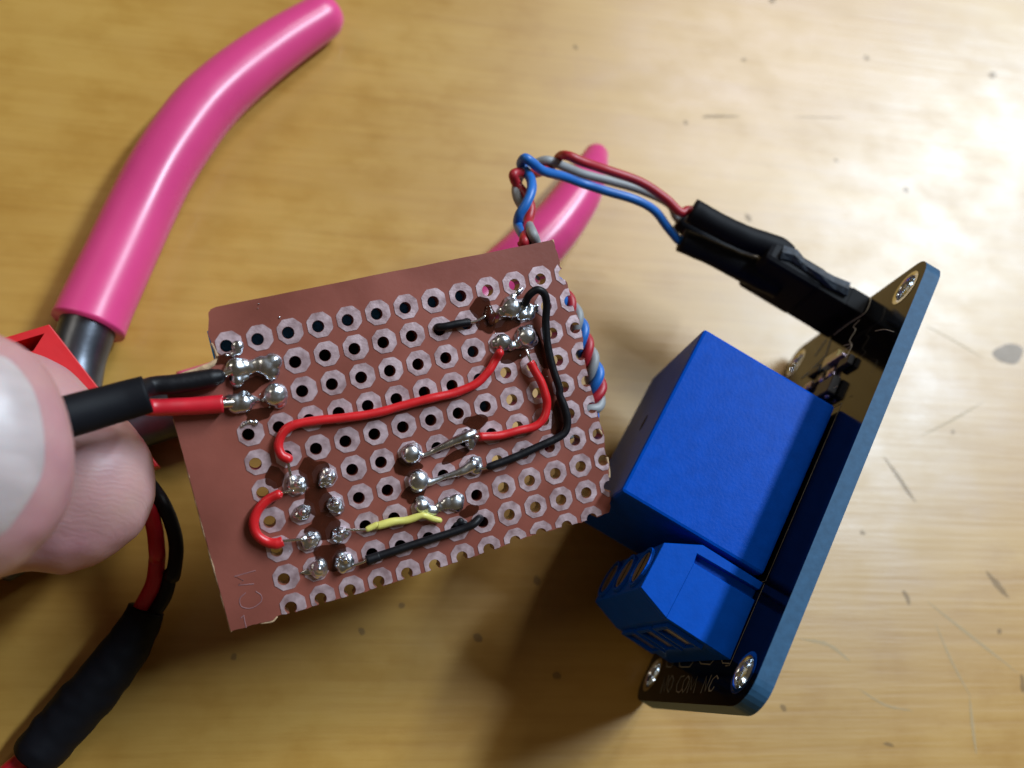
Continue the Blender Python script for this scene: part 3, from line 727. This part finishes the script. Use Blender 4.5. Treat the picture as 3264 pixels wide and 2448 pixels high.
    TXT = {'N': [[(725, 1440), (760, 1315), (752, 1432), (790, 1312)]], 'O': [[(815, 1312), (790, 1350), (775, 1410), (785, 1438), (808, 1400), (825, 1340), (815, 1312)]],
           'C': [[(905, 1315), (880, 1320), (850, 1380), (845, 1430), (865, 1440), (885, 1420)]], 'O2': [[(935, 1315), (905, 1350), (888, 1410), (895, 1440), (922, 1400), (945, 1340), (935, 1315)]],
           'M': [[(925, 1440), (965, 1318), (955, 1420), (1005, 1318), (975, 1440)]], 'N2': [[(1030, 1440), (1075, 1315), (1062, 1430), (1110, 1312)]],
           'C2': [[(1160, 1335), (1150, 1312), (1120, 1340), (1092, 1400), (1090, 1428), (1110, 1428), (1128, 1400)]]}
    for k, sts in TXT.items():
        for st in sts: line([mp_m(Z5(*q)) for q in st], .085, 'printed_letter')
    # small parts between relay and plug
    def dot(f, p, sl, sn, sm, m, name):
        l, n = mp_m(f(*p)); mbox(name, l - sl / 2, l + sl / 2, n - sn / 2, n + sn / 2, .02, sm, MT[m], t, min(sl, sn, sm) * .18)
    dot(ZM, (890, 850), 1.5, 3.0, .8, 'led', 'indicator_led'); dot(ZM, (960, 850), .35, 3.2, .85, 'tinpad', 'led_contact')
    dot(ZM, (720, 1080), 1.1, 1.7, .5, 'chip', 'resistor'); dot(ZM, (860, 1010), 1.0, 1.4, .5, 'tinpad', 'solder_pad'); dot(ZM, (560, 1190), .9, 1.6, .5, 'tinpad', 'solder_pad')
    dot(ZM, (640, 980), 1.0, 2.4, .45, 'chip', 'resistor'); dot(ZM, (820, 1240), 2.2, 3.4, 1.0, 'chip', 'transistor'); dot(ZM, (1060, 880), 1.2, 2.2, .7, 'chip', 'capacitor')
    for a in ([(620, 760), (760, 560)], [(560, 960), (760, 760), (820, 560)], [(440, 1060), (640, 900)]):
        line([mp_m(ZM(*q)) for q in a], .14, 'circuit_trace', 'fr4')
    for q in ((740, 1100), (860, 1030), (560, 1200), (820, 1310)):
        l, n = mp_m(ZM(*q)); vs, fs = sphere_data(M3(l, n, .3), (.45, .5, .35), Wd(ML), Wd(MN), Wd(Mm), 10, 6); mk('solder_pad', vs, fs, MT['tinpad'], t, smooth=True)
    # pin header
    lh, nh = -1.6, 11.6
    mbox('pin_header', lh - 1.25, lh + 1.25, nh - 3.7, nh + 3.7, .05, 2.3, MT['plastic_black'], t, .15)
    for k in (-1, 0, 1): mbox('header_pin', lh - .32, lh + .32, nh + 2.54 * k - .25, nh + 2.54 * k + .25, 2.3, 5, MT['tin'], t)
    # lint
    for f, pts, m0 in ((ZM, [(860, 490), (1000, 380), (1150, 280), (1270, 200), (1330, 90), (1350, 0)], .9), (ZM, [(960, 720), (1100, 620), (1070, 560), (1150, 420), (1120, 380), (1200, 290)], .8), (ZM, [(990, 630), (1100, 620), (1020, 790)], 1.5), (ZM, [(1410, 435), (1530, 415), (1650, 445)], 1.0), (ZM, [(860, 1190), (910, 1165)], .9)):
        tube('lint_fibre', [M3(*mp_m(f(*q), m0), m0) for q in pts], .028, MT['fibre'], t, seg=5, n=4)
    return lh, nh
LH, NH = relay_module()

# ------------------------------------------------------------------ signal cable: plug, sleeves and three twisted wires
def signal_cable():
    t = empty('signal_cable', M3(LH, NH, 6), 'twisted red, blue and white wires with a black sleeved plug on the relay module', 'cable')
    def at(x, y, n): l, m = mp_n(Z7(x, y), n); return M3(l, n, m)
    # three-way housing over the pins, wrapped in sleeve
    def block(name, l0, l1, n0, n1, m0, m1, m, bv):
        mbox(name, l0, l1, n0, n1, m0, m1, MT[m], t, bv)
    block('plug_housing', -2.75, -.35, 7.95, 15.2, .35, 12, 'plastic_black', .12)
    block('heat_shrink_wrap', -2.98, -.15, 7.72, 15.4, 5.4, 12.5, 'shrink', .6)
    s1 = [at(960, 500, 9.4), at(870, 448, 9.2), at(640, 368, 9.0), at(430, 270, 9.0), at(240, 165, 9.0)]
    tube('heat_shrink_sleeve', s1, [1.2, 1.42, 1.38, 1.35, 1.42], MT['shrink'], t, seg=22, wob=.04, round_end=(False, False))
    s2 = [at(900, 720, 12.2), at(740, 640, 12.2), at(560, 560, 12.0), at(380, 475, 12.0), at(165, 385, 12.0)]
    tube('heat_shrink_sleeve', s2, [1.6, 1.7, 1.5, 1.35, 1.35], MT['shrink'], t, seg=22, wob=.05, round_end=(False, False), seed=3)
    s3 = [at(800, 640, 14.2), at(600, 540, 14.2), at(380, 400, 14.0), at(150, 235, 13.6)]
    tube('heat_shrink_sleeve', s3, [1.5, 1.4, 1.3, 1.3], MT['shrink'], t, seg=22, wob=.05, round_end=(False, False), seed=6)
    # torn flap of sleeve
    fl = [(930, 425), (1030, 455), (1090, 530), (1190, 590), (1300, 650), (1425, 700)]
    lo = [(905, 520), (990, 540), (1090, 610), (1180, 670), (1290, 740), (1400, 795)]
    vs = []
    for (a, b), (c, d) in zip(fl, lo):
        j = random.uniform(-.25, .25); vs += [at(a, b, 7.75 + j), at((a + c) / 2, (b + d) / 2, 7.15 + j), at(c, d, 7.5)]
    n0 = len(vs); vs += [v - Wd((0, 0, 0)) - Vector((0, 0, .45)) for v in vs]; fs = []
    for i in range(5):
        for j in range(2):
            a = 3 * i + j; fs += [(a, a + 1, a + 4, a + 3), (n0 + a + 3, n0 + a + 4, n0 + a + 1, n0 + a)]
        fs += [(3 * i, 3 * i + 3, n0 + 3 * i + 3, n0 + 3 * i), (3 * i + 2, n0 + 3 * i + 2, n0 + 3 * i + 5, 3 * i + 5)]
    fs += [(0, n0, n0 + 1, 1), (1, n0 + 1, n0 + 2, 2), (15, 16, n0 + 16, n0 + 15), (16, 17, n0 + 17, n0 + 16)]
    mk('torn_sleeve', vs, fs, MT['rubber'], t)
    # the three strands, drawn one by one through the open loop, then as a helix under the board
    hz = CAM_H
    def hp(f, x, y, h): return PT(f(x, y), h)
    h1, h2 = CAM_H - (74.2 + 9.0), CAM_H - (74.2 + 12.0)
    up_ = lambda pts, h0: [PT(f(x, y), h0 + (23.0 - h0) * min(1, i / 11) + o) for i, (f, x, y, o) in enumerate(pts)]
    Q = lambda *p: [(ZT, *q) for q in p]
    red = [s1[-2], s1[-1]] + up_(Q((1850, 765, 0), (1720, 645, 0), (1500, 500, 0), (1200, 392, .4), (1000, 325, 1), (860, 268, .8), (790, 270, -1.4), (745, 330, -3), (640, 400, -2.6), (520, 425, -1.4), (420, 415, -.8), (378, 440, -1), (410, 520, -2), (480, 610, -2), (530, 720, -1.8), (505, 860, -1.4)), h1) + [BP(ZT(475, 1000), -3.2), BP(ZT(470, 1060), -3.4)]
    blue = [s2[-2], s2[-1]] + up_(Q((1830, 1010, .2), (1730, 890, .6), (1620, 750, 1), (1450, 655, 1.2), (1200, 580, .8), (1000, 515, .2), (820, 450, .6), (640, 400, 1.6), (540, 325, 2.0), (478, 290, 1.4), (445, 345, -.8), (500, 420, -1.6), (535, 490, -.8), (535, 580, 0), (490, 690, 0), (430, 790, -.6), (420, 880, -1.6)), h2) + [BP(ZT(470, 970), -4.2), BP(ZT(540, 1060), -4.4)]
    white = [s3[-2], s3[-1]] + up_(Q((1750, 690, -.2), (1500, 570, 0), (1250, 495, 0), (1000, 430, 0), (820, 360, .6), (690, 310, .9), (600, 325, -.3), (520, 380, -1.6), (440, 440, -1.4), (405, 540, -.9), (415, 640, -1.2), (470, 740, -2.2), (500, 850, -2.8)), h2) + [BP(ZT(540, 940), -3.0), BP(ZT(572, 1020), -3.2), BP(ZT(580, 1070), -3.6)]
    ctr = [BP(ZT(545, 1100), -3.6), BP(V(1185, 600), -5.6), BP(ZR(270, 290), -5.6), BP(ZR(372, 480), -5.6), BP(ZR(448, 700), -5.6), BP(ZR(510, 870), -5.6), BP(ZR(548, 1000), -5.6), BP(ZR(552, 1120), -5.6), BP(ZR(520, 1250), -5.6), BP(ZR(430, 1360), -5), BP(ZR(270, 1440), -5), BP(V(1150, 960), -5.6), BP(V(1080, 950), -3.4)]
    C = catmull(ctr, 14); T, F = frames(C)
    s = 0; arc = [0]
    for a, b in zip(C, C[1:]): s += (b - a).length; arc.append(s)
    for nm_, pts, m, ph in (('wire', red, 'redr', 0.6), ('wire', blue, 'bluew', 2.7), ('wire', white, 'whitew', 4.8)):
        hel = []
        for c, (u, v), a in zip(C[4:], F[4:], arc[4:]):
            k = ph + a * (2 * math.pi / 4.6); hel.append(c + (u * math.cos(k) + v * math.sin(k)) * .60)
        pp = catmull(pts, 6) + hel[6:]
        o = tube(nm_, pp, .50, MT[m], t, seg=12, n=2)
        o['label'] = {'redr': 'red wire', 'bluew': 'blue wire', 'whitew': 'pale grey wire'}[m]
signal_cable()

# ------------------------------------------------------------------ supply lead (black sleeve, red and black wires soldered on)
def supply_lead():
    t = empty('supply_lead', BP(ZQ(600, 1000), 1.0), 'black sleeved lead with red and black wires soldered to the board, pinched by the fingers', 'lead')
    mouth = BP(ZQ(60, 1030), 1.7)
    ctr = [PZ((-420, 1540), 66.5), PZ((-150, 1440), 66.3), PZ(ZF(300, 1195), 66.4), PZ(ZF(640, 1110), 67.3), PZ(ZF(1000, 1010), 69.0), PZ(ZF(1300, 925), 70.2), PZ(ZF(1560, 850), 70.9)]
    P = catmull(ctr, 8); T, F = frames(P); seg = 24; vs = []; fs = []
    side = Wd(BY); nrm = Wd(BN)
    prof = []
    for i, p in enumerate(P):
        a = i / (len(P) - 1); r = 1.62 - .22 * a; th = T[i]
        u = (side - th * side.dot(th)).normalized(); v = th.cross(u)
        for j in range(seg):
            q = 2 * math.pi * j / seg; vs.append(p + u * r * 1.08 * math.cos(q) * (1 + .03 * noise.noise(p * .5)) + v * r * .86 * math.sin(q))
    k = len(P)
    th = T[-1]; u = (side - th * side.dot(th)).normalized(); v = th.cross(u)
    for rr, back in ((1.12, -.05), (1.08, 1.6)):                # open mouth, folded inward
        for j in range(seg):
            q = 2 * math.pi * j / seg; vs.append(P[-1] - th * back + u * rr * 1.1 * math.cos(q) + v * rr * .8 * math.sin(q))
    for i in range(k + 1):
        for j in range(seg): fs.append((i * seg + j, i * seg + (j + 1) % seg, (i + 1) * seg + (j + 1) % seg, (i + 1) * seg + j))
    mk('heat_shrink_sleeve', vs, fs, MT['shrink'], t, smooth=True)
    o = tube('wire', [PZ(ZF(1100, 930), 69.5), PZ(ZF(1400, 850), 70.3), BP(ZQ(120, 965), 1.6), BP(ZQ(400, 935), 1.3), BP(ZQ(700, 890), 1.1), BP(ZQ(930, 850), .95), BP(ZQ(1010, 835), .9)], [.72, .72, .78, .80, .80, .78, .66], MT['blackw'], t, seg=20, wob=.04, round_end=(True, True))
    o['label'] = 'thick black supply wire'
    tube('bare_wire_end', [BP(ZQ(1000, 835), .8), BP(ZQ(1100, 800), .7), BP(ZQ(1200, 750), .6)], .3, MT['tin'], o, seg=10)
    o = tube('wire', [PZ(ZF(1150, 1020), 69.5), PZ(ZF(1420, 960), 70.4), BP(ZQ(100, 1235), 1.5), BP(ZQ(400, 1230), 1.15), BP(ZQ(750, 1215), .95), BP(ZQ(1085, 1190), .85)], [.62, .62, .70, .72, .74, .76], MT['redw2'], t, seg=20, wob=.03, round_end=(True, False))
    o['label'] = 'thick red supply wire'
    tube('bare_wire_end', [BP(ZQ(1070, 1190), .8), BP(ZQ(1150, 1185), .7), BP(ZQ(1230, 1180), .6)], .4, MT['tin'], o, seg=10)
supply_lead()

# ------------------------------------------------------------------ red connector with its own lead
def connector_lead():
    a = PZ(ZF(520, 112), 86.0); b = PZ(ZF(1050, 785), 86.6); e = PZ(Z8(838, 970), 87.4)
    ax = (e - a).normalized(); Lh = (e - a).length
    up = Vector((0, 0, 1)); up = (up - ax * up.dot(ax)).normalized()
    sd = ax.cross(up)
    def onp(p, dz=0.0):                                        # pixel on the housing's top plane
        o_ = W((0, 0, 0)); d = PZ(p, 1.0) - o_; return o_ + d * ((a + up * dz - o_).dot(up) / d.dot(up))
    sd = (onp(ZF(0, 258)) - a).normalized()
    t = empty('battery_connector', a + ax * Lh * .5 - up * 3, 'red plastic connector on a red and black lead joined by a thick black sleeve', 'connector')
    def q(x, y, z): return a + ax * x + sd * y + up * z
    wd = 12.0
    c1 = onp(ZF(350, 392)); dx = c1 - a
    cy = ((dx - ax * dx.dot(ax)).length) / (sd - ax * sd.dot(ax)).length; cx = dx.dot(ax) - cy * sd.dot(ax)
    ex = Lh
    outer = [q(0, 0, 0), q(0, wd, -.9), q(0, wd, -5), q(0, 0, -5), q(ex, 0, 0), q(ex, wd, -.9), q(ex, wd, -5), q(ex, 0, -5)]
    inner = [q(.75, .9, -.02), q(.75, wd - 1, -.85), q(1.0, wd - 1, -4.2), q(1.0, 1.2, -4.2), q(cx, cy, -.02), q(cx, wd - 1, -.85), q(cx - .3, wd - 1, -4.2), q(cx - .3, cy + .4, -4.2)]
    rid = [q(ex, cy, .0)]
    vs = outer + inner + rid
    fs = [(0, 1, 9, 8), (1, 5, 13, 9), (5, 16, 12, 13), (16, 4, 0, 8, 12), (8, 9, 10, 11), (9, 13, 14, 10), (13, 12, 15, 14), (12, 8, 11, 15), (11, 10, 14, 15),
          (0, 3, 2, 1), (4, 16, 5, 6, 7), (0, 4, 7, 3), (1, 2, 6, 5), (3, 7, 6, 2)]
    o = mk('connector_housing', vs, fs, MT['redp'], t); bevel(o, .2, 2, 8)
    # wires
    def hp(f, x, y, h): return PT(f(x, y), h)
    st = q(Lh - 1, 2.0, -2.4); st2 = q(Lh - 1, 4.6, -2.4)
    bk = [st, q(Lh + .6, 1.8, -2.6), hp(Z8, 850, 1150, 9.0), hp(Z8, 905, 1270, 8.4), hp(Z8, 932, 1400, 8.0), hp(Z8, 915, 1550, 7.4), hp(Z9, 1205, 290, 6.6), hp(Z9, 1165, 440, 6.0), hp(Z9, 1090, 560, 5.6), hp(Z9, 1000, 700, 5.0)]
    tube('wire', bk, .70, MT['blackw'], t, seg=16)['label'] = 'black wire'
    rd = [st2, q(Lh + .8, 4.3, -2.8), hp(Z8, 770, 1180, 9.0), hp(Z8, 815, 1290, 8.4), hp(Z8, 830, 1420, 8.0), hp(Z9, 1110, 190, 7.0), hp(Z9, 1090, 340, 6.4), hp(Z9, 1025, 480, 5.8), hp(Z9, 930, 640, 5.2)]
    tube('wire', rd, .78, MT['redw2'], t, seg=16)['label'] = 'red wire'
    sl = [hp(Z9, 1035, 540, 5.7), hp(Z9, 1000, 620, 5.4), hp(Z9, 900, 800, 4.8), hp(Z9, 760, 990, 4.2), hp(Z9, 600, 1180, 3.6), hp(Z9, 440, 1360, 3.0), hp(Z9, 300, 1520, 2.7), hp(Z9, 235, 1600, 2.5)]
    tube('heat_shrink_sleeve', sl, [1.72, 1.85, 2.15, 2.35, 2.4, 2.4, 2.35, 2.1], MT['shrink'], t, seg=24, wob=.08, round_end=(False, False))
    tube('wire', [hp(Z9, 290, 1500, 2.6), hp(Z9, 110, 1640, 2.2), hp(Z9, -60, 1780, 1.5), hp(Z9, -400, 1980, 1.0), hp(Z9, -1400, 2300, 1.0), hp(Z9, -3000, 2500, 1.0)], .85, MT['redw2'], t, seg=16)['label'] = 'red wire'
    tube('wire', [hp(Z9, 320, 1520, 2.4), hp(Z9, 230, 1720, 2.0), hp(Z9, 100, 1880, 1.5), hp(Z9, -250, 2080, 1.0), hp(Z9, -1300, 2420, 1.0), hp(Z9, -3000, 2640, 1.0)], .85, MT['blackw'], t, seg=16)['label'] = 'black wire'
connector_lead()

# ------------------------------------------------------------------ hand
RIDGE = (0, 0, 0)
def hand():
    global RIDGE
    def cap(pts, rad, flat=None): 
        return tube_data(pts, rad, n=8, seg=24, flat=flat)
    parts = []
    vdir = Wd((0, 0, 1))
    # thumb: nail side to the camera
    th = [PZ((-2350, 2300), 66), PZ((-1500, 1950), 62), PZ((-850, 1690), 60.5), PZ((-420, 1540), 59.5), PZ((-170, 1465), 59.2), PZ((10, 1432), 59.4)]
    parts.append(cap(th, [11.5, 10.2, 9.0, 8.9, 8.3, 4.6], flat=(vdir, .80)))
    parts.append(sphere_data(PZ((-110, 1450), 59.6), (6.9, 8.6, 6.3), Wd((1, -.12, 0)).normalized(), Wd((.12, 1, 0)).normalized(), vdir, 24, 14))
    # index finger: pad towards the camera, below the lead
    ix = [PZ((-2350, 1350), 92), PZ((-1500, 1300), 86), PZ((-700, 1390), 78.5), PZ((-300, 1440), 76.2), PZ((0, 1488), 75.8), PZ((120, 1518), 75.9), PZ((208, 1546), 76.2)]
    parts.append(cap(ix, [10.0, 9.6, 9.9, 10.2, 10.0, 9.0, 7.4], flat=(vdir, .76)))
    # middle, ring and little finger folded below, out of the picture
    mi = [PZ((-2350, 1800), 100), PZ((-1500, 1850), 97), PZ((-700, 1900), 90), PZ((-420, 1960), 84), PZ((-330, 2000), 80)]
    ri = [PZ((-2350, 2250), 103), PZ((-1550, 2350), 100), PZ((-850, 2450), 92), PZ((-650, 2500), 85), PZ((-700, 2540), 79)]
    li = [PZ((-2350, 2700), 101), PZ((-1700, 2850), 98), PZ((-1150, 2950), 91), PZ((-1000, 2980), 85), PZ((-1080, 2990), 80)]
    # keep them above the table
    def lift(ps, r): return [Vector((p.x, p.y, max(p.z, r + .3))) for p in ps]
    parts.append(cap(lift(mi, 9.4), [9.4, 8.8, 8.4, 8.0, 7.2])); parts.append(cap(lift(ri, 9), [9, 8.4, 8.0, 7.6, 6.8])); parts.append(cap(lift(li, 8), [8, 7.4, 6.9, 6.6, 6.0]))
    # palm and wrist
    k0 = [th[0], ix[0], mi[0], ri[0], li[0]]
    wr = sum(k0, Vector()) / 5 + Vector((-62, -34, 10))
    for p, r in zip(k0, (12, 11, 11, 10.5, 9.5)):
        p = Vector((p.x, p.y, max(p.z, r + .3))); parts.append(cap([p, p.lerp(wr, .5), wr], [r, r + 2, 13]))
    parts.append(cap([wr, wr + Vector((-60, -30, 12)), wr + Vector((-130, -62, 22))], [21, 22, 25], flat=(Vector((0, 0, 1)), .72)))
    vs, nr, fs = remesh(parts, .62, 8)
    vs = [v + n_ * (.32 * noise.noise(v * .16) + .10 * noise.noise(v * .55)) for v, n_ in zip(vs, nr)]
    RIDGE = tuple(-(PZ((60, 1830), 70) * MM - PZ((0, 1450), 70) * MM))
    org = PZ((0, 1450), 70)
    m = skin_mat()
    o = mk('hand', vs, fs, m, None, smooth=True, loc=org, recalc=False)
    tag(o, 'hand pinching the black sleeved lead between thumb and index finger', 'hand')
    # nail laid on the thumb's back
    bv = BVHTree.FromPolygons(vs, fs)
    camw = W((0, 0, 0))
    edge = [(-330, 1120), (-160, 1090), (0, 1118), (62, 1160), (104, 1215), (130, 1275), (146, 1350), (152, 1420), (146, 1500), (118, 1570), (66, 1650), (0, 1720), (-160, 1770), (-330, 1800), (-400, 1660), (-430, 1450), (-400, 1250)]
    E_ = catmull([Vector((x, y, 0)) for x, y in edge + edge[:1]], 4)[:-1]
    cen = Vector((-120, 1440, 0)); rings = 12; V_ = []; F_ = []
    def hit(u, v, off):
        d = (PZ((u, v), 10) - camw).normalized(); h = bv.ray_cast(camw, d)
        return h[0] + h[1] * off if h[0] else None
    n = len(E_)
    for i in range(rings + 1):
        f = i / rings
        for p in E_:
            q = cen.lerp(p, max(f, .001)); off = .22 * (1 - f ** 8) + (.0 if f < 1 else -.08)
            w = hit(q.x, q.y, off); V_.append(w if w else V_[-1])
    for i in range(rings):
        for j in range(n): F_.append((i * n + j, i * n + (j + 1) % n, (i + 1) * n + (j + 1) % n, (i + 1) * n + j))
    mk('nail', V_, F_, MT['nail'], o, smooth=True)
hand()
